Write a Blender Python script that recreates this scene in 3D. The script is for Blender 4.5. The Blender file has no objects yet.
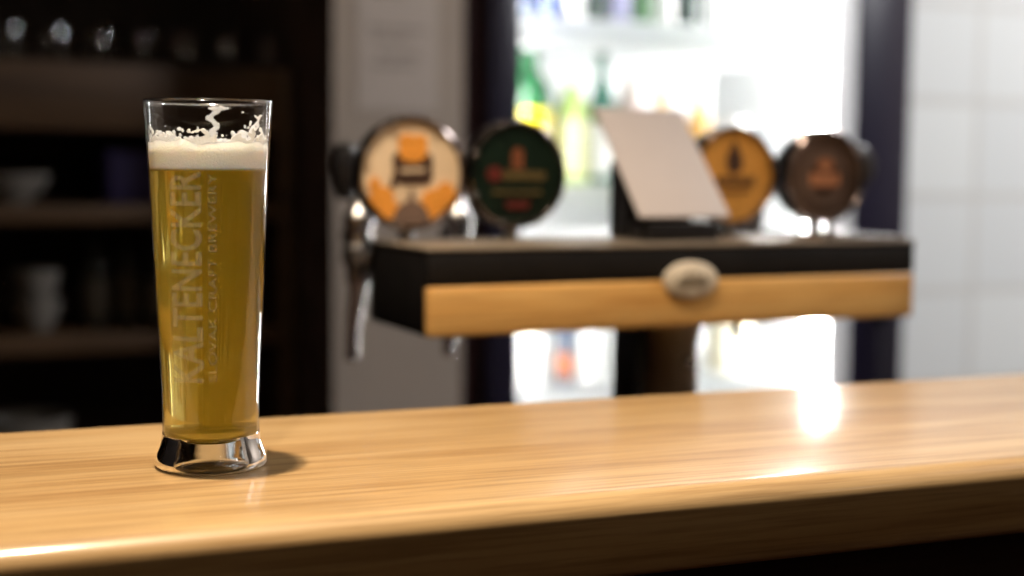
import bpy, bmesh, math, random
from mathutils import Vector, Matrix, noise
C = bpy.context.scene.collection
PI = math.pi
R = math.radians
random.seed(4)

# ------------------------------------------------------------------ helpers
def mesh_from(name, bm, mats, parent=None, smooth=True, autosmooth=35, kind=None):
    me = bpy.data.meshes.new(name)
    bmesh.ops.recalc_face_normals(bm, faces=bm.faces[:])
    if smooth:
        lim = R(autosmooth)
        for f in bm.faces: f.smooth = True
        for e in bm.edges:
            if len(e.link_faces) == 2 and e.calc_face_angle(0) > lim: e.smooth = False
    bm.to_mesh(me); bm.free()
    for m in (mats if isinstance(mats, (list, tuple)) else [mats]): me.materials.append(m)
    o = bpy.data.objects.new(name, me); C.objects.link(o)
    if parent: o.parent = parent
    if kind: o['kind'] = kind
    return o

def tag(o, label, cat, group=None):
    o['label'] = label; o['category'] = cat
    if group: o['group'] = group
    return o

def thing(name, label, cat, loc=(0, 0, 0), rotz=0, group=None):
    o = bpy.data.objects.new(name, None); C.objects.link(o)
    o.location = loc; o.rotation_euler = (0, 0, rotz); o.empty_display_size = .05
    return tag(o, label, cat, group)

def box(bm, x0, x1, y0, y1, z0, z1, bev=0, seg=2, mat=0):
    r = bmesh.ops.create_cube(bm, size=1)
    vs = r['verts']
    for v in vs:
        v.co = Vector((x0 if v.co.x < 0 else x1, y0 if v.co.y < 0 else y1, z0 if v.co.z < 0 else z1))
    fs = list({f for v in vs for f in v.link_faces})
    for f in fs: f.material_index = mat
    if bev:
        es = list({e for v in vs for e in v.link_edges})
        bmesh.ops.bevel(bm, geom=es, offset=bev, segments=seg, affect='EDGES', profile=.5)
    return bm

def bx(x0, x1, y0, y1, z0, z1, bev=0, seg=2):
    return box(bmesh.new(), x0, x1, y0, y1, z0, z1, bev, seg)

def lathe(prof, seg=48, bm=None, M=None, matf=None):
    """revolve [(r, z)] round Z; r = 0 ends close to a point"""
    bm = bm or bmesh.new()
    M = M or Matrix()
    rings = []
    for r, z in prof:
        if r < 1e-7: rings.append([bm.verts.new(M @ Vector((0, 0, z)))])
        else: rings.append([bm.verts.new(M @ Vector((r * math.cos(2*PI*i/seg), r * math.sin(2*PI*i/seg), z))) for i in range(seg)])
    for k in range(len(rings) - 1):
        a, b = rings[k], rings[k+1]
        for i in range(seg):
            j = (i + 1) % seg
            if len(a) == 1 and len(b) == 1: continue
            if len(a) == 1: f = bm.faces.new((a[0], b[j], b[i]))
            elif len(b) == 1: f = bm.faces.new((a[i], a[j], b[0]))
            else: f = bm.faces.new((a[i], a[j], b[j], b[i]))
            if matf: f.material_index = matf(k)
    return bm

def smooth_prof(pts, n=4):
    """Catmull-Rom through (r, z) points"""
    out = []
    P = [pts[0]] + list(pts) + [pts[-1]]
    for i in range(1, len(P) - 2):
        for k in range(n):
            t = k / n
            p = []
            for d in (0, 1):
                a, b, c, e = P[i-1][d], P[i][d], P[i+1][d], P[i+2][d]
                p.append(.5*(2*b + (c-a)*t + (2*a-5*b+4*c-e)*t*t + (3*b-a-3*c+e)*t**3))
            out.append((max(p[0], 0), p[1]))
    out.append(pts[-1])
    return out

def tube(pts, rads, seg=16, bm=None):
    """swept round bar along points with a radius at each, capped"""
    bm = bm or bmesh.new()
    pts = [Vector(p) for p in pts]
    if not isinstance(rads, (list, tuple)): rads = [rads] * len(pts)
    rings = []; prev = None
    for i, p in enumerate(pts):
        t = (pts[min(i+1, len(pts)-1)] - pts[max(i-1, 0)]).normalized()
        n = prev - t * prev.dot(t) if prev else t.orthogonal()
        n.normalize(); prev = n; b = t.cross(n)
        rings.append([bm.verts.new(p + rads[i]*(n*math.cos(2*PI*k/seg) + b*math.sin(2*PI*k/seg))) for k in range(seg)])
    for a, b in zip(rings, rings[1:]):
        for k in range(seg): bm.faces.new((a[k], a[(k+1) % seg], b[(k+1) % seg], b[k]))
    bm.faces.new(rings[0][::-1]); bm.faces.new(rings[-1])
    return bm

def prism(outline, y0, y1, bm=None, bev=0):
    """outline of (x, z) pushed along y"""
    bm = bm or bmesh.new()
    a = [bm.verts.new((x, y0, z)) for x, z in outline]
    b = [bm.verts.new((x, y1, z)) for x, z in outline]
    bm.faces.new(a); bm.faces.new(b[::-1])
    n = len(a)
    for i in range(n): bm.faces.new((a[i], b[i], b[(i+1) % n], a[(i+1) % n]))
    return bm

def ell(cx, cz, rx, rz, n=32, a0=0, a1=2*PI):
    full = abs(a1 - a0 - 2*PI) < 1e-6
    m = n if full else n + 1
    return [(cx + rx*math.cos(a0 + (a1-a0)*i/n), cz + rz*math.sin(a0 + (a1-a0)*i/n)) for i in range(m)]

# ------------------------------------------------------------------ materials
def mat(name):
    m = bpy.data.materials.new(name); m.use_nodes = True
    nt = m.node_tree; nt.nodes.clear()
    out = nt.nodes.new('ShaderNodeOutputMaterial')
    return m, nt, out

def N(nt, t, **kw):
    n = nt.nodes.new(t)
    for k, v in kw.items():
        if k in n.inputs.keys(): n.inputs[k].default_value = v
        else: setattr(n, k, v)
    return n

def pbr(name, col, rough=.5, metal=0, coat=0, spec=.5, var=.12, scale=40, bump=0, emit=None, es=0, trans=0, ior=1.45, sss=0):
    """principled with a fine procedural mottling of colour"""
    m, nt, out = mat(name)
    p = N(nt, 'ShaderNodeBsdfPrincipled')
    p.inputs['Roughness'].default_value = rough; p.inputs['Metallic'].default_value = metal
    p.inputs['Coat Weight'].default_value = coat; p.inputs['Specular IOR Level'].default_value = spec
    p.inputs['Coat Roughness'].default_value = .08
    p.inputs['Transmission Weight'].default_value = trans; p.inputs['IOR'].default_value = ior
    tc = N(nt, 'ShaderNodeTexCoord'); nz = N(nt, 'ShaderNodeTexNoise', Scale=scale, Detail=4.0)
    nt.links.new(tc.outputs['Object'], nz.inputs['Vector'])
    rp = N(nt, 'ShaderNodeValToRGB')
    rp.color_ramp.elements[0].position = .3; rp.color_ramp.elements[1].position = .7
    rp.color_ramp.elements[0].color = [c*(1-var) for c in col] + [1]
    rp.color_ramp.elements[1].color = [min(1, c*(1+var)) for c in col] + [1]
    nt.links.new(nz.outputs['Fac'], rp.inputs['Fac']); nt.links.new(rp.outputs['Color'], p.inputs['Base Color'])
    if bump:
        b = N(nt, 'ShaderNodeBump', Strength=bump, Distance=.002)
        nt.links.new(nz.outputs['Fac'], b.inputs['Height']); nt.links.new(b.outputs['Normal'], p.inputs['Normal'])
    if emit:
        p.inputs['Emission Color'].default_value = list(emit) + [1]; p.inputs['Emission Strength'].default_value = es
    if sss:
        p.inputs['Subsurface Weight'].default_value = 1; p.inputs['Subsurface Radius'].default_value = (sss, sss*.9, sss*.75)
        p.inputs['Subsurface Scale'].default_value = 1
    nt.links.new(p.outputs['BSDF'], out.inputs['Surface'])
    return m

def wood(name, dark, mid, light, rough=.25, coat=.5, scale=1.0, bump=.12, ring=.5):
    """long grain running along the object's X axis"""
    m, nt, out = mat(name)
    tc = N(nt, 'ShaderNodeTexCoord')
    mp = N(nt, 'ShaderNodeMapping'); mp.inputs['Scale'].default_value = (1.2*scale, 16*scale, 16*scale)
    nt.links.new(tc.outputs['Object'], mp.inputs['Vector'])
    n1 = N(nt, 'ShaderNodeTexNoise', Scale=2.2, Detail=6.0, Roughness=.55, Distortion=.35)
    nt.links.new(mp.outputs['Vector'], n1.inputs['Vector'])
    mp2 = N(nt, 'ShaderNodeMapping'); mp2.inputs['Scale'].default_value = (7*scale, 210*scale, 210*scale)
    nt.links.new(tc.outputs['Object'], mp2.inputs['Vector'])
    n2 = N(nt, 'ShaderNodeTexNoise', Scale=1.0, Detail=4.0, Roughness=.6)
    nt.links.new(mp2.outputs['Vector'], n2.inputs['Vector'])
    rp = N(nt, 'ShaderNodeValToRGB'); cr = rp.color_ramp
    cr.elements[0].position = .30; cr.elements[0].color = list(dark) + [1]
    cr.elements[1].position = .72; cr.elements[1].color = list(light) + [1]
    e = cr.elements.new(.48); e.color = list(mid) + [1]
    nt.links.new(n1.outputs['Fac'], rp.inputs['Fac'])
    r2 = N(nt, 'ShaderNodeValToRGB'); c2 = r2.color_ramp
    c2.elements[0].position = .36; c2.elements[0].color = (.50, .42, .34, 1)
    c2.elements[1].position = .55; c2.elements[1].color = (1, 1, 1, 1)
    nt.links.new(n2.outputs['Fac'], r2.inputs['Fac'])
    mx = N(nt, 'ShaderNodeMix', data_type='RGBA', blend_type='MULTIPLY'); mx.inputs[0].default_value = ring
    nt.links.new(rp.outputs['Color'], mx.inputs[6]); nt.links.new(r2.outputs['Color'], mx.inputs[7])
    p = N(nt, 'ShaderNodeBsdfPrincipled', Roughness=rough)
    p.inputs['Specular IOR Level'].default_value = .3
    p.inputs['Coat Weight'].default_value = coat; p.inputs['Coat Roughness'].default_value = rough*.40
    b = N(nt, 'ShaderNodeBump', Strength=bump, Distance=.0006)
    nt.links.new(n2.outputs['Fac'], b.inputs['Height'])
    nt.links.new(b.outputs['Normal'], p.inputs['Normal']); nt.links.new(b.outputs['Normal'], p.inputs['Coat Normal'])
    nt.links.new(mx.outputs[2], p.inputs['Base Color']); nt.links.new(p.outputs['BSDF'], out.inputs['Surface'])
    return m

def thin_glass(name, tint=(.97, .98, .97), base=.04, rough=0.0):
    """a thin pane: lets light straight through, reflects more at a glancing angle"""
    m, nt, out = mat(name)
    lw = N(nt, 'ShaderNodeLayerWeight', Blend=.5)
    pw = N(nt, 'ShaderNodeMath', operation='POWER'); pw.inputs[1].default_value = 4.2
    nt.links.new(lw.outputs['Facing'], pw.inputs[0])
    ma = N(nt, 'ShaderNodeMath', operation='MULTIPLY_ADD'); ma.inputs[1].default_value = 1 - base; ma.inputs[2].default_value = base
    nt.links.new(pw.outputs[0], ma.inputs[0])
    t = N(nt, 'ShaderNodeBsdfTransparent'); t.inputs['Color'].default_value = list(tint) + [1]
    g = N(nt, 'ShaderNodeBsdfGlossy', Roughness=rough)
    mx = N(nt, 'ShaderNodeMixShader')
    nt.links.new(ma.outputs[0], mx.inputs[0]); nt.links.new(t.outputs[0], mx.inputs[1]); nt.links.new(g.outputs[0], mx.inputs[2])
    nt.links.new(mx.outputs[0], out.inputs['Surface'])
    return m

def solid_glass(name, col=(1, 1, 1), ior=1.5, rough=0.0, absorb=None, dens=0, scatter=0, sc_col=(1, .8, .4)):
    m, nt, out = mat(name)
    p = N(nt, 'ShaderNodeBsdfPrincipled', Roughness=rough)
    p.inputs['Base Color'].default_value = list(col) + [1]
    p.inputs['Transmission Weight'].default_value = 1; p.inputs['IOR'].default_value = ior
    nt.links.new(p.outputs['BSDF'], out.inputs['Surface'])
    if absorb:
        a = N(nt, 'ShaderNodeVolumeAbsorption'); a.inputs['Color'].default_value = list(absorb) + [1]; a.inputs['Density'].default_value = dens
        if scatter:
            s = N(nt, 'ShaderNodeVolumeScatter'); s.inputs['Color'].default_value = list(sc_col) + [1]; s.inputs['Density'].default_value = scatter
            s.inputs['Anisotropy'].default_value = .3
            ad = N(nt, 'ShaderNodeAddShader')
            nt.links.new(a.outputs[0], ad.inputs[0]); nt.links.new(s.outputs[0], ad.inputs[1]); nt.links.new(ad.outputs[0], out.inputs['Volume'])
        else: nt.links.new(a.outputs[0], out.inputs['Volume'])
    return m

def tiles(name, w, h):
    m, nt, out = mat(name)
    tc = N(nt, 'ShaderNodeTexCoord')
    mp = N(nt, 'ShaderNodeMapping'); mp.inputs['Rotation'].default_value = (R(-90), 0, 0); mp.inputs['Location'].default_value = (-.02, -.035, 0)
    nt.links.new(tc.outputs['Object'], mp.inputs['Vector'])
    b = N(nt, 'ShaderNodeTexBrick'); b.offset = 0
    b.inputs['Color1'].default_value = (.72, .74, .73, 1); b.inputs['Color2'].default_value = (.66, .68, .68, 1)
    b.inputs['Mortar'].default_value = (.60, .60, .58, 1)
    b.inputs['Scale'].default_value = 1; b.inputs['Mortar Size'].default_value = .010; b.inputs['Mortar Smooth'].default_value = .2
    b.inputs['Brick Width'].default_value = w; b.inputs['Row Height'].default_value = h
    nt.links.new(mp.outputs[0], b.inputs['Vector'])
    p = N(nt, 'ShaderNodeBsdfPrincipled', Roughness=.25)
    nt.links.new(b.outputs['Color'], p.inputs['Base Color']); nt.links.new(p.outputs[0], out.inputs['Surface'])
    return m

def lamp_mat(name, col, s):
    m, nt, out = mat(name)
    e = N(nt, 'ShaderNodeEmission', Strength=s); e.inputs['Color'].default_value = list(col) + [1]
    nt.links.new(e.outputs[0], out.inputs['Surface'])
    return m

M = {}
M['counter'] = wood('counter_oak', (.42, .245, .098), (.53, .335, .146), (.61, .41, .20), rough=.42, coat=.42, scale=1.0, bump=.2, ring=.6)
M['panel'] = wood('bar_front_dark', (.02, .01, .006), (.035, .016, .01), (.05, .025, .014), rough=.45, coat=0)
M['strip'] = wood('tower_pine', (.48, .23, .06), (.62, .34, .105), (.70, .42, .15), rough=.38, coat=.2, scale=1.6, bump=.05, ring=.35)
M['shelfwood'] = wood('shelf_walnut', (.05, .026, .012), (.08, .042, .018), (.11, .06, .028), rough=.5, coat=0)
M['black'] = pbr('tower_black', (.008, .007, .007), rough=.45, var=.2, spec=.25)
M['rubber'] = pbr('black_plastic', (.012, .011, .012), rough=.3, var=.2)
M['chrome'] = pbr('chrome', (.6, .58, .58), rough=.26, metal=1, var=.03)
M['steel'] = pbr('brushed_steel', (.42, .38, .34), rough=.34, metal=1, var=.08, scale=90)
M['darkmetal'] = pbr('bronze_pipe', (.40, .31, .21), rough=.34, metal=1, var=.1)
M['topplate'] = pbr('tower_top_plate', (.20, .16, .12), rough=.45, metal=.3, var=.1)
M['card'] = pbr('card_white', (.39, .345, .335), rough=.6, var=.015)
M['cream'] = pbr('badge_cream', (.66, .50, .33), rough=.3, coat=.6, var=.05)
M['orange'] = pbr('badge_orange', (.66, .26, .04), rough=.35, var=.25, scale=300)
M['gold'] = pbr('badge_gold', (.56, .26, .055), rough=.3, coat=.6, var=.15, scale=150)
M['brown'] = pbr('badge_brown', (.055, .028, .018), rough=.35, coat=.5, var=.2)
M['midbrown'] = pbr('badge_ring_brown', (.15, .095, .07), rough=.35, coat=.4, var=.2)
M['greenb'] = pbr('badge_green', (.006, .013, .008), rough=.25, coat=.7, var=.2)
M['redb'] = pbr('badge_red', (.10, .014, .010), rough=.4, var=.2)
M['rust'] = pbr('badge_rust', (.16, .05, .02), rough=.4, var=.15)
M['copper'] = pbr('badge_copper', (.42, .17, .08), rough=.35, var=.15)
M['dullgold'] = pbr('badge_dull_gold', (.11, .075, .025), rough=.4, var=.2)
M['emblem'] = pbr('emblem_ivory', (.62, .54, .43), rough=.35, coat=.3, var=.06)
M['ink'] = pbr('emblem_ink', (.09, .07, .045), rough=.5)
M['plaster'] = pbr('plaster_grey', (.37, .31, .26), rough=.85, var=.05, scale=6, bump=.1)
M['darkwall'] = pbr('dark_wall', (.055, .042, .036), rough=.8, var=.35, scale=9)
M['piershade'] = pbr('shaded_side_wall', (.20, .145, .125), rough=.85, var=.35, scale=9)  # mottled brown; shade of the unlit pier return is put into the colour
M['ceil'] = pbr('ceiling_paint', (.32, .29, .26), rough=.9, var=.05, scale=5)
M['floor'] = wood('floor_boards', (.06, .035, .02), (.09, .05, .03), (.12, .07, .04), rough=.5, coat=0)
M['tile'] = tiles('white_tiles', .192, .196)
M['navy'] = pbr('fridge_navy', (.012, .010, .024), rough=.3, var=.1)
M['maroon'] = pbr('fridge_side_maroon', (.030, .010, .014), rough=.4, var=.15)
M['fwhite'] = pbr('fridge_white', (.82, .83, .84), rough=.35, var=.02)
def translucent(name, col, k=.55):
    m, nt, out = mat(name)
    d = N(nt, 'ShaderNodeBsdfDiffuse'); d.inputs['Color'].default_value = list(col) + [1]
    t = N(nt, 'ShaderNodeBsdfTranslucent'); t.inputs['Color'].default_value = list(col) + [1]
    mx = N(nt, 'ShaderNodeMixShader'); mx.inputs[0].default_value = k
    nt.links.new(d.outputs[0], mx.inputs[1]); nt.links.new(t.outputs[0], mx.inputs[2]); nt.links.new(mx.outputs[0], out.inputs['Surface'])
    return m
M['opalrail'] = translucent('opal_rail', (.95, .96, .96), .8)
M['opal'] = translucent('opal_plastic', (.93, .94, .94))
M['led'] = lamp_mat('led_strip', (1, .985, .96), 100)
M['pane'] = thin_glass('door_pane', (.96, .97, .97))
M['tumbler'] = thin_glass('glass_wall', (.985, .985, .98), base=.045, rough=.035)
M['rim'] = thin_glass('glass_rim', (.98, .98, .98), base=.30, rough=.12)
M['baseglass'] = solid_glass('glass_solid', (.80, .81, .80), 1.5)
def lager():
    """clear beer with a light haze; below the wall line it meets the solid glass foot instead of air"""
    m, nt, out = mat('lager')
    tc = N(nt, 'ShaderNodeTexCoord'); sx = N(nt, 'ShaderNodeSeparateXYZ'); nt.links.new(tc.outputs['Object'], sx.inputs[0])
    gt = N(nt, 'ShaderNodeMath', operation='GREATER_THAN'); gt.inputs[1].default_value = .0187
    nt.links.new(sx.outputs['Z'], gt.inputs[0])
    io = N(nt, 'ShaderNodeMath', operation='MULTIPLY_ADD'); io.inputs[1].default_value = 1.34 - .893; io.inputs[2].default_value = .893
    nt.links.new(gt.outputs[0], io.inputs[0])
    g = N(nt, 'ShaderNodeBsdfGlass', Roughness=0.0); g.inputs['Color'].default_value = (1, 1, 1, 1)
    nt.links.new(io.outputs[0], g.inputs['IOR'])
    d = N(nt, 'ShaderNodeBsdfDiffuse'); d.inputs['Color'].default_value = (.80, .60, .05, 1)
    t = N(nt, 'ShaderNodeBsdfTranslucent'); t.inputs['Color'].default_value = (.80, .61, .06, 1)
    m1 = N(nt, 'ShaderNodeMixShader'); m1.inputs[0].default_value = .5
    nt.links.new(d.outputs[0], m1.inputs[1]); nt.links.new(t.outputs[0], m1.inputs[2])
    m2 = N(nt, 'ShaderNodeMixShader'); m2.inputs[0].default_value = .20
    nt.links.new(g.outputs[0], m2.inputs[1]); nt.links.new(m1.outputs[0], m2.inputs[2]); nt.links.new(m2.outputs[0], out.inputs['Surface'])
    a = N(nt, 'ShaderNodeVolumeAbsorption'); a.inputs['Color'].default_value = (.98, .87, .03, 1); a.inputs['Density'].default_value = 36
    v = N(nt, 'ShaderNodeVolumeScatter'); v.inputs['Color'].default_value = (1, .96, .55, 1); v.inputs['Density'].default_value = 14; v.inputs['Anisotropy'].default_value = .8
    ad = N(nt, 'ShaderNodeAddShader'); nt.links.new(a.outputs[0], ad.inputs[0]); nt.links.new(v.outputs[0], ad.inputs[1])
    nt.links.new(ad.outputs[0], out.inputs['Volume'])
    return m
M['beer'] = lager()
M['foam'] = pbr('beer_foam', (.95, .91, .84), rough=.8, var=.03, scale=900, bump=.25, spec=.2, sss=.006)
M['paper'] = pbr('notice_paper', (.47, .41, .37), rough=.9, var=.03)
M['paperink'] = pbr('notice_ink', (.30, .26, .23), rough=.9)
M['ceramic'] = pbr('white_ceramic', (.22, .20, .175), rough=.3, var=.03)
M['bluebox'] = pbr('indigo_card', (.03, .02, .085), rough=.6, var=.1)
M['darkbottle'] = pbr('dark_bottle', (.03, .028, .022), rough=.12, var=.15)
def print_mat():
    m, nt, out = mat('etched_print')
    d = N(nt, 'ShaderNodeBsdfDiffuse'); d.inputs['Color'].default_value = (.75, .68, .5, 1)
    t = N(nt, 'ShaderNodeBsdfTransparent'); mx = N(nt, 'ShaderNodeMixShader'); mx.inputs[0].default_value = .20
    nz = N(nt, 'ShaderNodeTexNoise', Scale=900.0)
    nt.links.new(t.outputs[0], mx.inputs[1]); nt.links.new(d.outputs[0], mx.inputs[2]); nt.links.new(mx.outputs[0], out.inputs['Surface'])
    return m
M['print'] = print_mat()

# ------------------------------------------------------------------ room
CZ = 1.10          # top of the bar counter
def slab(name, m, *b, bev=0): return mesh_from(name, bx(*b, bev=bev), m, kind='structure', smooth=bool(bev))
slab('floor', M['floor'], -2.0, 3.6, -2.6, 2.9, -.05, 0)
slab('ceiling', M['ceil'], -2.0, 3.6, -2.6, 2.9, 2.7, 2.75)
slab('wall_left', M['darkwall'], -2.05, -2.0, -2.6, 2.9, 0, 2.7)
slab('wall_right', M['plaster'], 3.6, 3.65, -2.6, 2.9, 0, 2.7)
slab('wall_front', M['darkwall'], -2.0, 3.6, -2.65, -2.6, 0, 2.7)
slab('wall_back', M['darkwall'], -2.0, .705, 2.80, 2.9, 0, 2.7)
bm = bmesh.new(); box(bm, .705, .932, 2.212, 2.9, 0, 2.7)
pier = mesh_from('wall_pier', bm, [M['plaster'], M['piershade']], smooth=False, kind='structure')
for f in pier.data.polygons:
    if f.normal.x < -.5: f.material_index = 1  # left return face gets the shade-darkened colour
slab('wall_fridge_recess', M['darkwall'], .932, 1.862, 2.84, 2.9, 0, 2.7)
tw = slab('wall_tiled', M['tile'], 1.862, 3.6, 2.30, 2.9, 0, 2.7)

# ------------------------------------------------------------------ the bar counter
ang = R(-2.9)
ct = thing('bar_counter', 'varnished honey oak bar counter with rounded front edge running across the foreground', 'bar counter', (.4183, .897, 0), ang)
W = .283
prof = []           # section (y, z): back edge, top, rounded nose, underside
r1 = .016
prof += [(0, CZ-.046), (0, CZ-.006), (-.002, CZ-.0015), (-.006, CZ)]
for k in range(13):
    t = k/12*PI/2
    prof.append((-W + r1 - r1*math.sin(t)*1.0, CZ - .012 + .012*math.cos(t)))
prof += [(-W, CZ-.024), (-W+.002, CZ-.036)]
for k in range(1, 6):
    t = k/5*PI/2
    prof.append((-W + .002 + .009*(1-math.cos(t)), CZ-.036-.009*math.sin(t)))
bm = bmesh.new()
xs = [-2.2 + i*.1 for i in range(44)]
rows = [[bm.verts.new((x, y, z)) for y, z in prof] for x in xs]
n = len(prof)
for a, b in zip(rows, rows[1:]):
    for i in range(n):
        bm.faces.new((a[i], b[i], b[(i+1) % n], a[(i+1) % n]))
bm.faces.new(rows[0]); bm.faces.new(rows[-1][::-1])
mesh_from('worktop', bm, M['counter'], ct, autosmooth=40)
bm = bx(-2.2, 2.1, -W+.035, -.04, 0, CZ-.0455)
mesh_from('front_panel', bm, M['panel'], ct, smooth=False)

# lower working surface behind, where the tap column stands
bb = thing('back_worktop', 'low dark worktop behind the bar carrying the tap column', 'worktop', (.7, 1.2, 0))
mesh_from('top_board', bx(-1.6, 1.5, -.27, .22, .86, .90, bev=.004), M['panel'], bb)
mesh_from('cabinet_body', bx(-1.58, 1.48, -.24, .18, 0, .86), M['panel'], bb, smooth=False)

# ------------------------------------------------------------------ the glass of beer
GX, GY = .1750, .7690
out_p = [(.0285, 0.0), (.0298, .0012), (.0303, .0035), (.0296, .0068), (.0281, .0106), (.0270, .0145), (.02635, .0187),
         (.0260, .024), (.0261, .032), (.0265, .045), (.0274, .066), (.0292, .099), (.0317, .1585), (.0341, .196), (.0342, .1974)]
TH = .00155
def r_out(z):
    for (a, za), (b, zb) in zip(out_p, out_p[1:]):
        if za <= z <= zb and zb > za: return a + (b-a)*(z-za)/(zb-za)
    return out_p[-1][0]
def r_in(z): return r_out(z) - TH
inner = [(.0330, .1985), (.0327, .1974)] + [(r_in(z), z) for z in (.19, .18, .17, .1585, .14, .12, .099, .08, .066, .052, .040, .030, .024, .0195)]
prof_o = [(0, .0034), (.006, .0033), (.013, .0028), (.019, .0018), (.0235, .0006), (.0262, 0)] + smooth_prof(out_p, 3) + [(.03395, .1983), (.0336, .1987)]
full = prof_o + inner
gl = thing('beer_glass', 'tall slim pint glass of golden lager with white foam standing on the counter', 'beer glass', (GX, GY, CZ))
SEG = 128
bm = lathe(full, SEG)
for f in bm.faces:
    zc = f.calc_center_median().z
    f.material_index = 2 if zc > .1972 else (0 if zc > .0187 else 1)
mesh_from('glass_body', bm, [M['tumbler'], M['baseglass'], M['rim']], gl, autosmooth=60)
# beer
BT = .1622
bz = [.021, .0255, .030, .040, .052, .066, .08, .099, .12, .14, BT]
bp = [(0, .0143), (.010, .0144), (.017, .0147), (.0212, .0153), (.0236, .0163), (.0249, .0176), (.0255, .0190)] + [(r_out(z)-.0007, z) for z in bz] + [(r_out(BT)-.0020, BT+.0001), (0, BT+.0001)]
mesh_from('beer', lathe(bp, SEG), M['beer'], gl, autosmooth=40)
# foam: a bumpy cap
def ftop(a, r):
    """height of the foam surface at angle a and relative radius r (0 at the middle)"""
    v = Vector((math.cos(a)*r*2.2, math.sin(a)*r*2.2, 3.1))
    return .1738 + .0016*noise.noise(v) + .0007*noise.noise(v*4) + .0030*r**6 * (1 + .8*noise.noise(v*1.3 + Vector((5, 0, 0))))
bm = bmesh.new()
SEGF = 160
rows = []
zs = [BT-.0004, .1632, .1655, .168, .1705]
for z in zs: rows.append([(r_out(z)-.0010, z, None)]*SEGF)
rel = [1, .985, .95, .9, .82, .72, .6, .45, .3, .15]
grid = []
for z in zs:
    rr = r_out(z) - .0010
    grid.append([bm.verts.new((rr*math.cos(2*PI*i/SEGF), rr*math.sin(2*PI*i/SEGF), z)) for i in range(SEGF)])
for q in rel:
    rr = (r_out(.172) - .0010) * q
    grid.append([bm.verts.new((rr*math.cos(2*PI*i/SEGF), rr*math.sin(2*PI*i/SEGF), ftop(2*PI*i/SEGF, q))) for i in range(SEGF)])
for a, b in zip(grid, grid[1:]):
    for i in range(SEGF): bm.faces.new((a[i], a[(i+1) % SEGF], b[(i+1) % SEGF], b[i]))
c = bm.verts.new((0, 0, ftop(0, 0)))
for i in range(SEGF): bm.faces.new((grid[-1][i], grid[-1][(i+1) % SEGF], c))
bm.faces.new(grid[0][::-1])
mesh_from('foam_head', bm, M['foam'], gl, autosmooth=180)
# lacing left on the wall by the sinking foam
bm = bmesh.new()
NA, NZ = 420, 96
z0, z1 = .173, .1976
def lace(a, z):
    v = Vector((math.cos(a)*2.0, math.sin(a)*2.0, z*60))
    t = (z - z0)/(z1 - z0)
    edge = .27 + .20*noise.noise(Vector((math.cos(a)*1.6, math.sin(a)*1.6, 7.7))) + .10*noise.noise(Vector((math.cos(a)*6, math.sin(a)*6, 1.3)))
    # a tall streak of residue on the side seen furthest away, up to the rim
    d = (a - R(72) + PI) % (2*PI) - PI
    edge += .12*math.exp(-((d+.35)/.6)**2)
    blot = noise.noise(Vector((math.cos(a)*13, math.sin(a)*13, z*420)))
    big = noise.noise(Vector((math.cos(a)*5, math.sin(a)*5, z*160 + 4)))
    s = (edge - t)*2.6 + .85*blot + .5*big
    st = math.exp(-((d - .06*math.sin(z*700))/.07)**2) * (.9 if t < .95 else 0)
    if t > .86: st = max(st, 1.0*math.exp(-((d+.08)/.2)**2) * math.exp(-((t-.93)/.05)**2))
    d2 = (a - R(20) + PI) % (2*PI) - PI
    s2 = .9*math.exp(-(d2/.28)**2) * (1 if t < .78 else 0) * (1 if blot > .12 else 0)
    s = max(s, st*1.0 + .5*blot - .42, s2 - .55 + .2*big)
    return s > 0
vv = {}
def gv(i, j, off):
    k = (i % NA, j, off)
    if k not in vv:
        a = 2*PI*i/NA; z = z0 + (z1-z0)*j/NZ
        rr = r_in(z) - .0001 - (.0006 if off else 0)
        vv[k] = bm.verts.new((rr*math.cos(a), rr*math.sin(a), z))
    return vv[k]
on = [[lace(2*PI*(i+.5)/NA, z0+(z1-z0)*(j+.5)/NZ) for j in range(NZ)] for i in range(NA)]
for i in range(NA):
    for j in range(NZ):
        if not on[i][j]: continue
        bm.faces.new((gv(i, j, 0), gv(i+1, j, 0), gv(i+1, j+1, 0), gv(i, j+1, 0)))
        bm.faces.new((gv(i, j+1, 1), gv(i+1, j+1, 1), gv(i+1, j, 1), gv(i, j, 1)))
        for di, dj, p, q in ((-1, 0, (0, 0), (0, 1)), (1, 0, (1, 0), (1, 1)), (0, -1, (0, 0), (1, 0)), (0, 1, (0, 1), (1, 1))):
            ii, jj = (i+di) % NA, j+dj
            if jj < 0 or jj >= NZ or not on[ii][jj]:
                bm.faces.new((gv(i+p[0], j+p[1], 0), gv(i+q[0], j+q[1], 0), gv(i+q[0], j+q[1], 1), gv(i+p[0], j+p[1], 1)))
lc = mesh_from('foam_lacing', bm, M['foam'], gl, autosmooth=180)

# printed lettering running up the wall
def text_mesh(s, width, height, bold=0.0):
    cu = bpy.data.curves.new('t', 'FONT'); cu.body = s; cu.offset = bold; cu.resolution_u = 6
    o = bpy.data.objects.new('t', cu); C.objects.link(o)
    bpy.context.view_layer.update()
    dg = bpy.context.evaluated_depsgraph_get()
    me = bpy.data.meshes.new_from_object(o.evaluated_get(dg))
    bm = bmesh.new(); bm.from_mesh(me)
    bpy.data.objects.remove(o); bpy.data.curves.remove(cu); bpy.data.meshes.remove(me)
    x0 = min(v.co.x for v in bm.verts); x1 = max(v.co.x for v in bm.verts)
    y0 = min(v.co.y for v in bm.verts); y1 = max(v.co.y for v in bm.verts)
    for v in bm.verts: v.co = Vector(((v.co.x-x0)/(x1-x0)*width, (v.co.y-y0)/(y1-y0)*height, 0))
    return bm
view_dir = math.atan2(-GY, -GX)        # towards the viewer, as an angle round the glass
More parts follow.
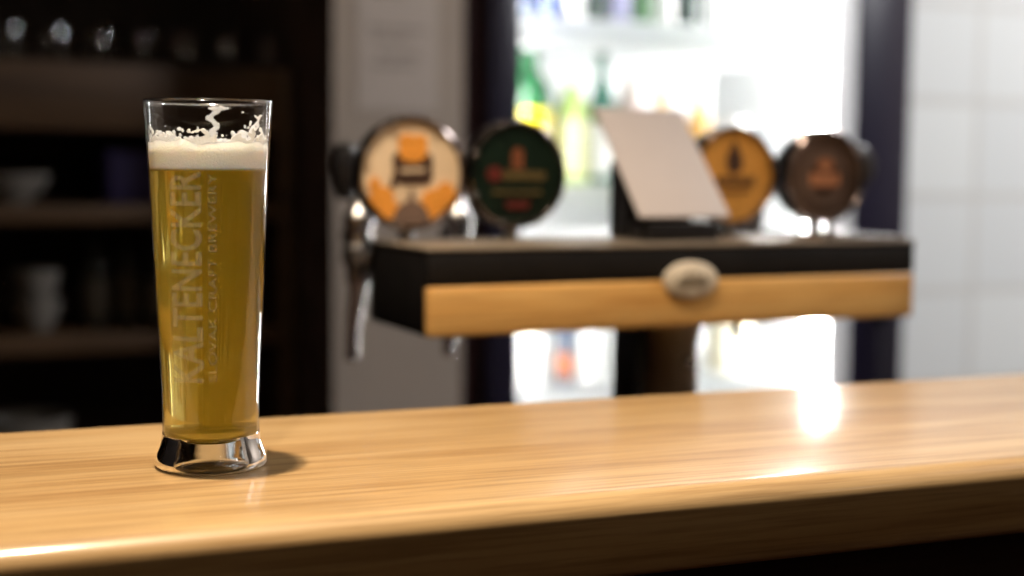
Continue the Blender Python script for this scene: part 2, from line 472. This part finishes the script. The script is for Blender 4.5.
def lettering(name, s, length, cap, zbase, abase, bold):
    bm = text_mesh(s, length, cap, bold)
    bmesh.ops.subdivide_edges(bm, edges=[e for e in bm.edges if e.calc_length() > .004], cuts=3)
    for v in bm.verts:
        z = zbase + v.co.x
        rr = r_out(z) + .00012
        a = abase - v.co.y / rr
        v.co = Vector((rr*math.cos(a), rr*math.sin(a), z))
    return mesh_from(name, bm, M['print'], gl, smooth=False)
# image left is the negative angle side seen from the viewer
lettering('printed_title', 'KALTENECKER', .112, .0180, .0495, view_dir - R(7), .022)
lettering('printed_subtitle', 'SLOVAK CRAFT BREWERY', .110, .0042, .0500, view_dir + R(7.0), .004)

# ------------------------------------------------------------------ the tap tower
TX0, TX1, TY0, TY1, TZ0, TZ1 = .424, .928, 1.08, 1.226, 1.124, 1.198
tt = thing('beer_tap_tower', 'long black beer tap tower with pale wood strip and round badges behind the counter', 'beer tap tower', (.68, 1.15, .90))
T0 = Vector((.68, 1.15, .90))
def tb(bm):
    bmesh.ops.translate(bm, verts=bm.verts[:], vec=-T0); return bm
mesh_from('tower_box', tb(bx(TX0, TX1, TY0+.008, TY1, TZ0, TZ1-.003, bev=.003)), M['black'], tt)
mesh_from('black_fascia', tb(bx(TX0, TX1, TY0, TY0+.0075, TZ0+.0425, TZ1-.003, bev=.0015)), M['black'], tt)
mesh_from('wood_strip', tb(bx(TX0, TX1, TY0-.001, TY0+.0075, TZ0, TZ0+.042, bev=.003, seg=4)), M['strip'], tt)
mesh_from('top_plate', tb(bx(TX0-.001, TX1+.001, TY0-.001, TY1+.001, TZ1-.003, TZ1, bev=.001)), M['topplate'], tt)
mesh_from('chrome_plate', tb(bx(TX1-.09, TX1-.003, TY0+.006, TY1-.006, TZ1-.0005, TZ1+.004, bev=.0015)), M['chrome'], tt)
# column through the middle
bm = lathe([(0, .90), (.062, .90), (.062, .908), (.058, .912), (.046, .914), (.0345, .918), (.0345, 1.1), (.0365, 1.112), (.0365, TZ0), (0, TZ0)], 48, M=Matrix.Translation((.692, 1.155, 0)))
mesh_from('column', tb(bm), M['darkmetal'], tt)
bm = lathe([(0, 0), (.006, 0), (.007, .002), (.006, .006), (0, .008)], 20, M=Matrix.Translation((.700, 1.1215, 1.085)) @ Matrix.Rotation(R(90), 4, 'X'))
mesh_from('column_screw', tb(bm), M['chrome'], tt)
mesh_from('column_cover', tb(bx(.648, .657, 1.125, 1.172, .90, TZ0, bev=.002)), M['rubber'], tt)
mesh_from('upper_post', tb(bx(.660, .735, 1.172, 1.206, TZ1, 1.272, bev=.004)), M['rubber'], tt)
# oval emblem on the front
em = mesh_from('oval_emblem', tb(lathe([(0, .004), (.026, .004), (.0285, .003), (.029, 0), (0, 0)], 48, M=Matrix.Translation((.6744, TY0-.001, 1.166)) @ Matrix.Rotation(R(90), 4, 'X') @ Matrix.Diagonal((.96, .57, 1, 1)))), M['emblem'], tt)
em['label'] = 'ivory oval emblem with dark script'
bm = bmesh.new()
random.seed(11)
for k, (dx, h) in enumerate(((-.0135, .007), (-.0085, .012), (-.004, .007), (.0005, .012), (.005, .007), (.0095, .009), (.0135, .006))):
    x = .6744 + dx; z = 1.1615; s = .0022
    prism([(x-s/2, z), (x+s/2, z), (x+s/2+h*.35, z+h), (x-s/2+h*.35, z+h)], TY0-.0058, TY0-.0046, bm)
prism([(.6744-.016, 1.1615), (.6744+.014, 1.1615), (.6744+.0145, 1.1632), (.6744-.0155, 1.1632)], TY0-.0057, TY0-.0047, bm)
mesh_from('emblem_script', tb(bm), M['ink'], em, smooth=False)

# badges: dished round heads on stems with chrome bezels and added glint studs
def disc(bm, cx, cz, r, y0, y1, seg=40): return prism(ell(cx, cz, r, r, seg), y0, y1, bm)
def badge(x, z, rad, face_mat, art):
    y = 1.20
    hd = lathe([(0, -.024), (rad*.6, -.024), (rad*.93, -.018), (rad*.99, -.008), (rad, 0), (rad*.97, .006), (0, .006)], 64,
               M=Matrix.Translation((x, y, z)) @ Matrix.Rotation(R(90), 4, 'X'))
    b = mesh_from('badge', tb(hd), M['rubber'], tt)
    bz = lathe([(rad*.90, .005), (rad*.91, .009), (rad*.94, .0108), (rad*.98, .0095), (rad*1.005, .004), (rad*1.0, -.001), (rad*.93, .003)], 64,
               M=Matrix.Translation((x, y, z)) @ Matrix.Rotation(R(90), 4, 'X'))
    mesh_from('bezel', tb(bz), M['chromedark'], b)
    fc = lathe([(0, .0075), (rad*.55, .0074), (rad*.905, .0062), (rad*.905, .004), (0, .004)], 64,
               M=Matrix.Translation((x, y, z)) @ Matrix.Rotation(R(90), 4, 'X'))
    mesh_from('badge_face', tb(fc), face_mat, b)
    yf = y - .0075
    for ia, (nm, m, outs) in enumerate(art):
        bm = bmesh.new()
        for io, o in enumerate(outs): prism([(x + px*rad, z + pz*rad) for px, pz in o], yf-.0006-.0003*ia-.00002*io, yf+.0012, bm)
        mesh_from(nm, tb(bm), m, b, smooth=False)
    for k in range(8):  # added chrome studs standing in for lamp reflections on the bezel
        t = 2*PI*(k+.5)/8
        s = lathe([(0, .0145), (.0016, .0138), (.0024, .012), (.0026, .009), (0, .009)], 12,
                  M=Matrix.Translation((x + rad*.95*math.cos(t), y, z + rad*.95*math.sin(t))) @ Matrix.Rotation(R(90), 4, 'X'))
        mesh_from('glint_stud', tb(s), M['chrome'], b)
    st = tube([(x, y+.006, TZ1-.001), (x, y+.006, z-rad*.8)], [.008, .006], 16)
    mesh_from('badge_stem', tb(st), M['steel'], b)
    return b
M['chromedark'] = pbr('smoked_chrome', (.16, .13, .12), rough=.16, metal=1, var=.1)
def bars(x0, x1, z0, z1, n, gap=.35):
    w = (x1-x0)/n
    return [[(x0+i*w, z0), (x0+i*w+w*(1-gap), z0), (x0+i*w+w*(1-gap), z1 if i % 3 else z1*1.0+.02), (x0+i*w, z1 if i % 2 else z1-.02)] for i in range(n)]
BZ = 1.2580
bxs = [.4533, .557, .7946, .9045]
# mug emblem on cream with hops at the foot
mug = [(-.26, -.14), (-.2, -.2), (.30, -.2), (.38, -.1), (.38, .28), (.32, .36), (-.3, .36), (-.36, .28), (-.34, .02), (-.42, -.24), (-.32, -.26)]
b1 = badge(bxs[0], BZ, .0515, M['cream'], [
    ('emblem_mug', M['brown'], [mug]),
    ('emblem_froth', M['orange'], [[(-.24, .30), (-.1, .20), (.12, .20), (.26, .30), (.28, .58), (.2, .68), (.04, .65), (-.12, .69), (-.25, .60)]]),
    ('emblem_band', M['cream'], [[(-.22, .02), (.24, .04), (.24, .10), (-.22, .08)]]),
    ('emblem_hops', M['orange'], [ell(-.55, -.42, .22, .20, 14), ell(-.42, -.62, .2, .16, 14), ell(-.68, -.22, .1, .16, 14), ell(.42, -.48, .26, .22, 14), ell(.62, -.34, .18, .2, 14), ell(.3, -.68, .18, .12, 14)]),
    ('emblem_arch', M['midbrown'], [ell(-.02, -.98+.1, .36, .42, 16, 0.0, PI), [(-.06, -.55), (.03, -.55), (.03, -.28), (-.06, -.28)]])])
b1['label'] = 'cream round badge with a brown mug emblem'
b2 = badge(bxs[1], BZ, .0505, M['greenb'], [
    ('emblem_crest', M['rust'], [ell(.0, .32, .12, .17, 16), [(-.16, .1), (.16, .1), (.1, .2), (-.1, .2)]]),
    ('emblem_initial', M['redb'], [ell(-.46, -.0, .15, .14, 16)]),
    ('emblem_lettering', M['dullgold'], bars(-.28, .58, -.1, .05, 9) + bars(-.5, .5, -.36, -.30, 14)),
    ('emblem_ribbon', M['redb'], [[(-.2, -.62), (.2, -.62), (.26, -.5), (-.26, -.5)]])])
b2['label'] = 'dark green round badge with a red and gold crest'
b3 = badge(bxs[2], BZ, .0500, M['gold'], [
    ('emblem_crest', M['brown'], [[(-.16, .1), (.0, .02), (.16, .1), (.2, .32), (.06, .62), (.0, .7), (-.06, .62), (-.2, .32)]]),
    ('emblem_lettering', M['brown'], bars(-.42, .5, -.2, -.02, 8)),
    ('emblem_line', M['brown'], bars(-.3, .36, -.34, -.29, 10))])
b3['label'] = 'amber round badge with a dark crest'
ring = []
for k in range(28):
    a, b_ = 2*PI*k/28, 2*PI*(k+1)/28
    ring.append([(.72*math.cos(a), .72*math.sin(a)), (.72*math.cos(b_), .72*math.sin(b_)), (.6*math.cos(b_), .6*math.sin(b_)), (.6*math.cos(a), .6*math.sin(a))])
b4 = badge(bxs[3], BZ, .0495, M['midbrown'], [
    ('emblem_ring', M['brown'], ring),
    ('emblem_roundel', M['brown'], [ell(0, 0, .44, .44, 28)]),
    ('emblem_label', M['copper'], [[(-.36, -.2), (.36, -.2), (.38, .06), (-.38, .06)], ell(0, .24, .2, .13, 16)])])
b4['label'] = 'brown round badge with a copper label'
# a plain black knob at the far end
kb = lathe([(0, -.014), (.018, -.013), (.0245, -.006), (.0255, 0), (.0245, .006), (.019, .010), (0, .011)], 40, M=Matrix.Translation((.950, 1.205, 1.268)) @ Matrix.Rotation(R(90), 4, 'X'))
kb = mesh_from('end_knob', tb(kb), M['rubber'], tt)
mesh_from('knob_stem', tb(tube([(.918, 1.206, TZ1-.001), (.925, 1.206, 1.22), (.943, 1.206, 1.252)], .005, 12)), M['chrome'], kb)

def tap(x):
    y = 1.305
    bm = tube([(x, TY1-.004, 1.176), (x, y-.02, 1.176)], .009, 20)
    t = mesh_from('tap', tb(bm), M['chrome'], tt)
    bm = lathe([(0, 1.150), (.010, 1.150), (.0125, 1.155), (.0125, 1.168), (.0165, 1.172), (.0165, 1.186), (.0125, 1.190), (.0125, 1.204), (.015, 1.208), (.015, 1.216), (.009, 1.222), (.006, 1.236), (0, 1.236)], 32, M=Matrix.Translation((x, y, 0)))
    mesh_from('tap_body', tb(bm), M['chrome'], t)
    bm = tube([(x, y-.03, 1.176), (x, y-.022, 1.176)], .0165, 6)
    mesh_from('hex_nut', tb(bm), M['chrome'], t)
    bm = tube([(x, y+.000, 1.156), (x+.001, y+.006, 1.140), (x+.001, y+.017, 1.118), (x+.001, y+.022, 1.098), (x+.001, y+.024, 1.074)], [.0095, .009, .0075, .0068, .0064], 20)
    mesh_from('spout', tb(bm), M['chrome'], t)
    bm = tube([(x, y+.012, 1.196), (x, y+.03, 1.196), (x, y+.036, 1.190)], [.007, .0085, .005], 16)
    mesh_from('flow_knob', tb(bm), M['chrome'], t)
    bm = lathe([(0, 1.232), (.0075, 1.232), (.0105, 1.240), (.0135, 1.262), (.0135, 1.274), (.010, 1.284), (0, 1.288)], 28, M=Matrix.Translation((x-.010, y+.008, 0)))
    mesh_from('tap_handle', tb(bm), M['rubber'], t)
for x in bxs: tap(x - .012)

# card leaning on the post
cd = thing('menu_card', 'blank white card leaning back in a black stand on the tap tower', 'card', (.694, 1.12, TZ1))
bm = bx(-.0485, .0485, -.0018, .0018, 0, .137, bev=.0015)
bmesh.ops.rotate(bm, verts=bm.verts[:], cent=(0, 0, 0), matrix=Matrix.Rotation(R(-42), 3, 'X'))
bmesh.ops.translate(bm, verts=bm.verts[:], vec=(0, .0, .0215))
mesh_from('card_sheet', bm, M['card'], cd)
bm = bx(-.040, .034, -.004, .034, 0, .017, bev=.002)
mesh_from('card_stand', bm, M['rubber'], cd)

# ------------------------------------------------------------------ the drinks fridge
FX0, FX1, FY, FYB = .9335, 1.855, 2.20, 2.82
ix0, ix1, iyb = 1.0, 1.712, 2.665
F0 = Vector((1.394, 2.5, 0))
fr = thing('drinks_fridge', 'tall lit drinks fridge with dark frame behind the tap tower', 'fridge', F0)
def fb(bm): bmesh.ops.translate(bm, verts=bm.verts[:], vec=-F0); return bm
bm = bmesh.new()
box(bm, FX0, ix0-.012, FY+.03, FYB, 0, 2.05); box(bm, ix1+.012, FX1, FY+.03, FYB, 0, 2.05)
box(bm, ix0-.012, ix1+.012, iyb+.012, FYB, 0, 2.05); box(bm, ix0-.012, ix1+.012, FY+.03, iyb+.012, 1.96, 2.05); box(bm, ix0-.012, ix1+.012, FY+.03, iyb+.012, 0, .26)
mesh_from('cabinet', fb(bm), M['maroon'], fr, smooth=False)
bm = bmesh.new()
box(bm, ix0-.011, ix0, FY+.03, iyb, .26, 1.96); box(bm, ix1, ix1+.011, FY+.03, iyb, .26, 1.96)
box(bm, ix0, ix1, iyb, iyb+.011, .26, 1.96); box(bm, ix0-.011, ix1+.011, FY+.03, iyb, 1.945, 1.958); box(bm, ix0-.011, ix1+.011, FY+.03, iyb, .262, .275)
mesh_from('liner', fb(bm), M['fwhite'], fr, smooth=False)
# door: navy frame, pale gasket, pane
bm = bmesh.new()
box(bm, .976, 1.034, FY, FY+.028, .15, 2.03, bev=.003); box(bm, 1.738, 1.868, FY, FY+.028, .15, 2.03, bev=.003)
box(bm, 1.034, 1.738, FY+.001, FY+.027, 1.92, 2.03); box(bm, 1.034, 1.738, FY+.001, FY+.027, .15, .30)
dr = mesh_from('door', fb(bm), M['navy'], fr)
bm = bmesh.new()
box(bm, 1.690, 1.7378, FY+.004, FY+.024, .30, 1.92, bev=.002)
g = mesh_from('door_gasket', fb(bm), M['fwhite'], dr)
bm = bx(1.0345, 1.6895, FY+.012, FY+.016, .301, 1.919)
mesh_from('door_pane', fb(bm), M['pane'], dr, smooth=False)
bm = tube([(1.80, FY-.03, .95), (1.80, FY-.03, 1.0), (1.80, FY-.03, .70)][1:], .008, 12)
box(bm, 1.794, 1.806, FY-.03, FY+.001, .71, .73); box(bm, 1.794, 1.806, FY-.03, FY+.001, .97, .99)
mesh_from('door_handle', fb(bm), M['rubber'], dr)
SH = [(1.490, 1.478, 1.526), (1.215, 1.150, 1.237), (.864, .845, .876), (.58, .56, .60)]
for zt, r0, r1_ in SH:
    bm = bx(ix0+.004, ix1-.012, FY+.060, iyb-.004, zt-.014, zt, bev=.002)
    s = mesh_from('shelf', fb(bm), M['opal'], fr)
    bm = bx(ix0+.004, ix1-.060, FY+.046, FY+.059, r0, r1_, bev=.003)
    mesh_from('price_rail', fb(bm), M['opalrail'], s)
bm = bx(ix1-.040, ix1-.001, FY+.031, FY+.058, .30, 1.93, bev=.002)
mesh_from('light_strip', fb(bm), M['led'], fr)
bm = bx(ix0+.001, ix0+.010, FY+.034, FY+.058, .30, 1.93, bev=.002)
mesh_from('light_strip', fb(bm), M['led'], fr)

# things in the fridge
def glassy(name, col, rough=.15, tr=.0): return pbr(name, col, rough=rough, var=.05, coat=.3)
K = {
 'green': glassy('green_glass', (.01, .09, .03)), 'teal': glassy('teal_glass', (.012, .12, .08)), 'lime': glassy('lime_plastic', (.45, .62, .18)),
 'yellow': glassy('yellow_label', (.85, .72, .02)), 'white': glassy('white_label', (.85, .86, .84)), 'amber': glassy('amber_liquid', (.78, .45, .12)),
 'clear': glassy('frosted_bottle', (.78, .78, .76)), 'pink': glassy('pink_plastic', (.72, .58, .52)), 'navy': glassy('slate_can', (.10, .13, .20)),
 'lilac': glassy('lilac_can', (.42, .42, .62)), 'cgreen': glassy('green_can', (.10, .22, .10)), 'cdark': glassy('dark_can', (.05, .08, .07)),
 'orange': glassy('orange_label', (.70, .22, .08)), 'cream': glassy('cream_carton', (.80, .74, .55)), 'grey': glassy('grey_can', (.42, .44, .46)),
 'paleyel': glassy('pale_yellow_label', (.80, .82, .45)), 'blue': glassy('blue_can', (.18, .24, .50))}
def bottle(name, label, x, y, z, r, h, body, lab, cap, group, neck=.36, spot=None, lz=(.22, .88)):
    t = thing(name, label, 'bottle', (x, y, z), 0, group)
    hs = h*(1-neck)
    p = smooth_prof([(r*.86, 0), (r, .006), (r, hs*.6), (r, hs), (r*.82, hs+h*neck*.28), (r*.42, hs+h*neck*.55), (r*.36, h-.016), (r*.40, h-.014)], 4)
    mesh_from('bottle_body', lathe([(0, .004), (r*.6, .002)] + p + [(0, h-.014)], 28), body, t)
    mesh_from('cap', lathe([(0, h-.0145), (r*.44, h-.0145), (r*.44, h-.002), (r*.38, h), (0, h)], 20), cap, t)
    lb = mesh_from('paper_label', lathe([(r*1.012, hs*lz[0]), (r*1.018, hs*lz[0]+.001), (r*1.018, hs*lz[1]), (r*1.012, hs*lz[1]+.001), (r*1.0, hs*lz[1]+.001), (r*1.0, hs*lz[0])], 28), lab, t)
    if spot:
        bm = lathe([(0, .0012), (r*.62, .001), (r*.64, 0), (0, 0)], 24, M=Matrix.Translation((0, -r*1.02, hs*.55)) @ Matrix.Rotation(R(90), 4, 'X'))
        for v in bm.verts: v.co.y += r*1.02 - math.sqrt(max(0, (r*1.02)**2 - v.co.x**2))
        mesh_from('label_roundel', bm, spot, lb)
    return t
def can(name, label, x, y, z, r, h, body, group):
    t = thing(name, label, 'can', (x, y, z), 0, group)
    mesh_from('can_body', lathe([(0, .004), (r*.72, .002), (r*.78, 0), (r*.84, .002), (r, .012), (r, h-.014), (r*.86, h-.003), (0, h-.003)], 28), body, t)
    mesh_from('can_lid', lathe([(r*.80, h-.0025), (r*.88, h), (r*.85, h+.0012), (r*.78, h-.0005), (0, h-.0005), (0, h-.0025)], 28), M['chrome'], t)
    return t
zt = SH[0][0] + .0005
g = 'cans on the top fridge shelf'
for nm, lab, x, r, h, m in (
    ('drink_can', 'slate grey can leftmost on the top fridge shelf', 1.098, .0225, .15, 'navy'),
    ('drink_can', 'blue can second from left on the top fridge shelf', 1.146, .0225, .15, 'blue'),
    ('drink_can', 'white can between the blue and the near black can', 1.194, .0225, .15, 'white'),
    ('drink_can', 'near black can beside a lilac one on the top fridge shelf', 1.241, .0215, .15, 'cdark'),
    ('drink_can', 'lilac can in the middle of the top fridge shelf', 1.288, .0225, .15, 'lilac'),
    ('drink_can', 'mid green can right of the lilac can', 1.335, .0225, .15, 'cgreen'),
    ('drink_can', 'white can right of the mid green can', 1.384, .0225, .15, 'white'),
    ('drink_can', 'dark can second from right on the top fridge shelf', 1.436, .0225, .15, 'cdark'),
    ('drink_can', 'white can rightmost on the top fridge shelf', 1.490, .0225, .15, 'white')):
    can(nm, lab, x, 2.325, zt, r, h, K[m], g)
zt = SH[1][0] + .0005
g = 'bottles on the middle fridge shelf'
bottle('drink_bottle', 'green bottle with yellow label and white roundel at the fridge left', 1.118, 2.345, zt, .043, .268, K['green'], K['yellow'], K['green'], g, spot=K['white'])
bottle('drink_bottle', 'lime plastic bottle with pale yellow label beside the yellow-labelled bottle', 1.207, 2.350, zt, .032, .215, K['lime'], K['paleyel'], K['white'], g, neck=.28)
bottle('drink_bottle', 'slender teal green bottle with white label left of the card', 1.270, 2.350, zt, .026, .262, K['teal'], K['white'], K['green'], g, neck=.42)
bottle('drink_bottle', 'pinkish bottle right of the teal bottle', 1.336, 2.365, zt, .030, .235, K['pink'], K['white'], K['white'], g)
bottle('drink_bottle', 'amber bottle standing behind the card, nearer its left edge', 1.408, 2.365, zt, .028, .215, K['amber'], K['white'], K['white'], g, neck=.46)
bottle('drink_bottle', 'amber bottle above the right edge of the card', 1.492, 2.365, zt, .028, .215, K['amber'], K['cream'], K['white'], g, neck=.46)
t = thing('storage_jar', 'round white jar right of the amber bottles', 'jar', (1.558, 2.34, zt), 0)
mesh_from('jar_body', lathe(smooth_prof([(.022, 0), (.036, .02), (.040, .06), (.036, .105), (.024, .128)], 5) + [(0, .128)], 32), K['white'], t)
mesh_from('jar_lid', lathe([(0, .1275), (.026, .1275), (.026, .142), (.022, .146), (0, .147)], 28), K['white'], t)
zt = SH[2][0] + .0005
g = 'bottles on the lower fridge shelf'
bottle('drink_bottle', 'white bottle with cream label, lower fridge shelf, far left', 1.128, 2.34, zt, .030, .20, K['clear'], K['white'], K['white'], g, neck=.3)
bottle('drink_bottle', 'narrow slate bottle with orange label on the lower fridge shelf', 1.193, 2.34, zt, .017, .20, K['navy'], K['orange'], K['navy'], g, neck=.2, lz=(.1, .34))
bottle('drink_bottle', 'plain white bottle between the slate bottle and the grey can', 1.255, 2.34, zt, .034, .20, K['white'], K['white'], K['white'], g, neck=.2)
can('drink_can', 'grey can left of the tap column on the lower fridge shelf', 1.325, 2.35, zt, .022, .12, K['grey'], None)
t = thing('juice_carton', 'cream gable carton right of the tap column on the lower shelf', 'carton', (1.565, 2.36, zt), R(8))
mesh_from('carton_body', bx(-.032, .032, -.032, .032, 0, .155, bev=.002), K['cream'], t)
mesh_from('gable_top', prism([(-.031, .155), (.031, .155), (.004, .185), (.004, .20), (-.004, .20), (-.004, .185)], -.031, .031), K['white'], t)

# ------------------------------------------------------------------ notice on the pier
t = thing('wall_notice', 'pale paper notice with faint lines pinned to the grey wall', 'notice', (.815, 2.2115, 1.355))
bm = bx(-.070, .070, -.0012, 0, 0, .27)
for x0, x1, z in ((-.045, .012, .185), (-.05, .05, .128), (-.045, .02, .112), (-.035, .04, .085), (-.05, .03, .068), (-.045, .055, .215)):
    k = x0
    while k < x1:
        w = random.uniform(.006, .016); box(bm, k, min(k+w, x1), -.0018, -.0010, z, z+.008, mat=1); k += w + .004
mesh_from('paper_sheet', bm, [M['paper'], M['paperink']], t, smooth=False)

# ------------------------------------------------------------------ back-bar shelving at the left
sv = thing('back_bar_shelving', 'dark wooden back bar shelving in the shadowy recess at left', 'shelving', (-.4, 2.6, 0))
S0 = Vector((-.4, 2.6, 0))
def sb(bm): bmesh.ops.translate(bm, verts=bm.verts[:], vec=-S0); return bm
mesh_from('crown_board', sb(bx(-1.3, .67, 2.40, 2.79, 1.318, 1.428, bev=.004)), M['shelfwood'], sv)
for z0_, z1_ in ((1.166, 1.196), (.952, .982), (.70, .73)):
    mesh_from('shelf', sb(bx(-1.3, .67, 2.40, 2.79, z0_, z1_, bev=.003)), M['shelfwood'], sv)
for x in (-1.33, .67):
    mesh_from('side_panel', sb(bx(x, x+.03, 2.40, 2.79, 0, 1.428, bev=.002)), M['shelfwood'], sv)
mesh_from('back_panel', sb(bx(-1.3, .67, 2.775, 2.79, 0, 1.317)), M['panel'], sv, smooth=False)

def tumbler(x, y, z, lab):
    t = thing('tumbler', lab, 'glass', (x, y, z), 0, 'upturned glasses on the back bar')
    p = [(.0305, 0), (.0318, .0), (.0318, .002), (.029, .07), (.0265, .094), (.024, .098), (0, .098), (0, .088), (.023, .088), (.0265, .07), (.0300, .002), (.0305, 0)]
    p = [(a, b*.62) for a, b in p]
    mesh_from('tumbler_body', lathe(p, 28), M['tumbler'], t)
rowlab = ['upturned glass on the crown board, leftmost of the row', 'upturned glass second from left on the crown board', 'upturned glass third from left on the crown board',
          'upturned glass fourth from left on the crown board', 'upturned glass fifth from left on the crown board', 'upturned glass sixth from left on the crown board', 'upturned glass rightmost on the crown board, nearest the beer glass']
for k in range(7): tumbler(.235 + k*.072, 2.47, 1.4285, rowlab[k])
def cup_stack():
    for k in range(2):
        t = thing('white_cup', ('lower' if k == 0 else 'upper') + ' white cup of the stack on the dim lower shelf', 'cup', (.275, 2.50, .9825 + k*.047), R(30+k*70), 'stacked white cups')
        p = [(0, .001), (.022, 0), (.024, .003), (.036, .03), (.040, .056), (.038, .056), (.033, .028), (.02, .008), (0, .007)]
        mesh_from('cup_body', lathe(p, 32), M['ceramic'], t)
        mesh_from('cup_handle', tube([(.034, 0, .045), (.048, 0, .048), (.055, 0, .036), (.046, 0, .02), (.032, 0, .018)], .0035, 10), M['ceramic'], t)
cup_stack()
for k, (x, r, h, lb) in enumerate(((.372, .022, .15, 'dark bottle nearest the white cups on the dim lower shelf'), (.424, .020, .165, 'dark bottle, middle one of three on the dim lower shelf'), (.474, .022, .145, 'dark bottle nearest the beer glass on the dim lower shelf'))):
    bottle('dark_bottle', lb, x, 2.5, .9825, r, h, M['darkbottle'], M['shelfgrey'] if 'shelfgrey' in M else M['ink'], M['darkbottle'], 'dark bottles on the back bar')
t = thing('serving_bowl', 'low greyish bowl on the upper dim shelf at far left', 'bowl', (.235, 2.5, 1.1965))
mesh_from('bowl_body', lathe([(0, .002), (.03, 0), (.034, .004), (.06, .03), (.068, .05), (.066, .05), (.057, .031), (.03, .008), (0, .006)], 36), M['ceramic'], t)
mesh_from('bowl_foot', lathe([(.026, .003), (.031, .003), (.031, -.0002), (.026, -.0002), (.026, .003)], 28), M['ceramic'], t)
t = thing('storage_box', 'indigo box on the upper dim shelf left of the beer glass', 'box', (.44, 2.5, 1.1965), R(5))
mesh_from('box_body', bx(-.055, .055, -.05, .05, 0, .07, bev=.002), M['bluebox'], t)
mesh_from('box_lid', bx(-.057, .057, -.052, .052, .0695, .088, bev=.002), M['bluebox'], t)
t = thing('serving_bowl', 'shallow pale bowl on the lowest visible shelf at far left', 'bowl', (.25, 2.48, .7305))
mesh_from('bowl_body', lathe([(0, .002), (.035, 0), (.04, .004), (.07, .06), (.078, .11), (.076, .11), (.066, .06), (.034, .008), (0, .006)], 36), M['ceramic'], t)

# ------------------------------------------------------------------ lights (lamps of the room and added fills, all above or out of the frame)
def lamp(name, kind, loc, power, col, size=.05, aim=None, **kw):
    d = bpy.data.lights.new(name, kind); d.energy = power; d.color = col
    if kind == 'AREA': d.size = size
    else: d.shadow_soft_size = size
    for k, v in kw.items(): setattr(d, k, v)
    o = bpy.data.objects.new(name, d); C.objects.link(o); o.location = loc
    if aim: o.rotation_euler = (Vector(aim) - Vector(loc)).to_track_quat('-Z', 'Y').to_euler()
    return o
warm = (1, .83, .63)
lamp('bar_spot', 'SPOT', (.118, .775, 2.32), 122, warm, .013, aim=(.20, .79, 1.1), spot_size=R(86), spot_blend=1.0)
lamp('bar_spot_far', 'SPOT', (.98, .72, 2.42), 13, warm, .022, aim=(1.35, .80, 1.1), spot_size=R(74), spot_blend=.6)
for x, y, z, p in ((-.9, -.9, 2.4, 5), (.5, -1.6, 2.4, 3), (1.8, -.9, 2.4, 3)):
    lamp('room_bulb', 'POINT', (x, y, z), p, warm, .04)
lamp('tower_spot', 'SPOT', (.80, .05, 2.55), 40, warm, .03, aim=(.65, 1.14, 1.2), spot_size=R(20), spot_blend=.4)
lamp('glass_fill', 'SPOT', (-.52, -.80, 2.62), 95, (1, .90, .78), .03, aim=(.176, .768, 1.245), spot_size=R(7), spot_blend=.5)  # added fill to brighten foam, beer and lettering, no known lamp
lamp('pier_fill', 'SPOT', (.80, 1.35, 2.6), 10, warm, .04, aim=(.88, 2.21, 1.35), spot_size=R(30), spot_blend=.5)  # added fill to lift the pier front, not a fitting of the bar
lamp('tile_light', 'AREA', (2.7, .75, 2.6), 72, (.98, .98, 1), .6, aim=(2.75, 2.3, 1.1))
# cool tubes inside the fridge
lamp('fridge_tube', 'AREA', (1.36, 2.30, 1.90), 3, (1, .99, .98), .3, aim=(1.36, 2.5, 1.2))

w = bpy.data.worlds.new('World'); bpy.context.scene.world = w; w.use_nodes = True
bg = w.node_tree.nodes['Background']; bg.inputs[0].default_value = (.30, .24, .2, 1); bg.inputs[1].default_value = .05

# ------------------------------------------------------------------ camera
cam = bpy.data.cameras.new('Camera'); co = bpy.data.objects.new('Camera', cam); C.objects.link(co)
cam.sensor_width = 36; cam.lens = 1422*36/1024
a, p, r = R(65.14), R(4.88), R(.5)
fw0 = Vector((math.cos(a), math.sin(a), 0)); rt0 = Vector((math.sin(a), -math.cos(a), 0)); u0 = Vector((0, 0, 1))
fw = fw0*math.cos(p) - u0*math.sin(p); up = u0*math.cos(p) + fw0*math.sin(p)
rt = rt0*math.cos(r) + up*math.sin(r); up = up*math.cos(r) - rt0*math.sin(r)
mw = Matrix((rt, up, -fw)).transposed().to_4x4(); mw.translation = Vector((0, 0, 1.265))
co.matrix_world = mw
cam.clip_start = .02
cam.dof.use_dof = True; cam.dof.focus_distance = .755; cam.dof.aperture_fstop = 3.2
sc = bpy.context.scene
sc.camera = co
sc.view_settings.view_transform = 'Standard'; sc.view_settings.look = 'None'
sc.view_settings.exposure = 0; sc.view_settings.gamma = 1; sc.view_settings.use_curve_mapping = False
cy = sc.cycles
cy.use_denoising = True; cy.max_bounces = 14; cy.transmission_bounces = 12; cy.transparent_max_bounces = 24
cy.caustics_reflective = False; cy.caustics_refractive = True; cy.volume_bounces = 6; cy.sample_clamp_indirect = 5; cy.blur_glossy = .5
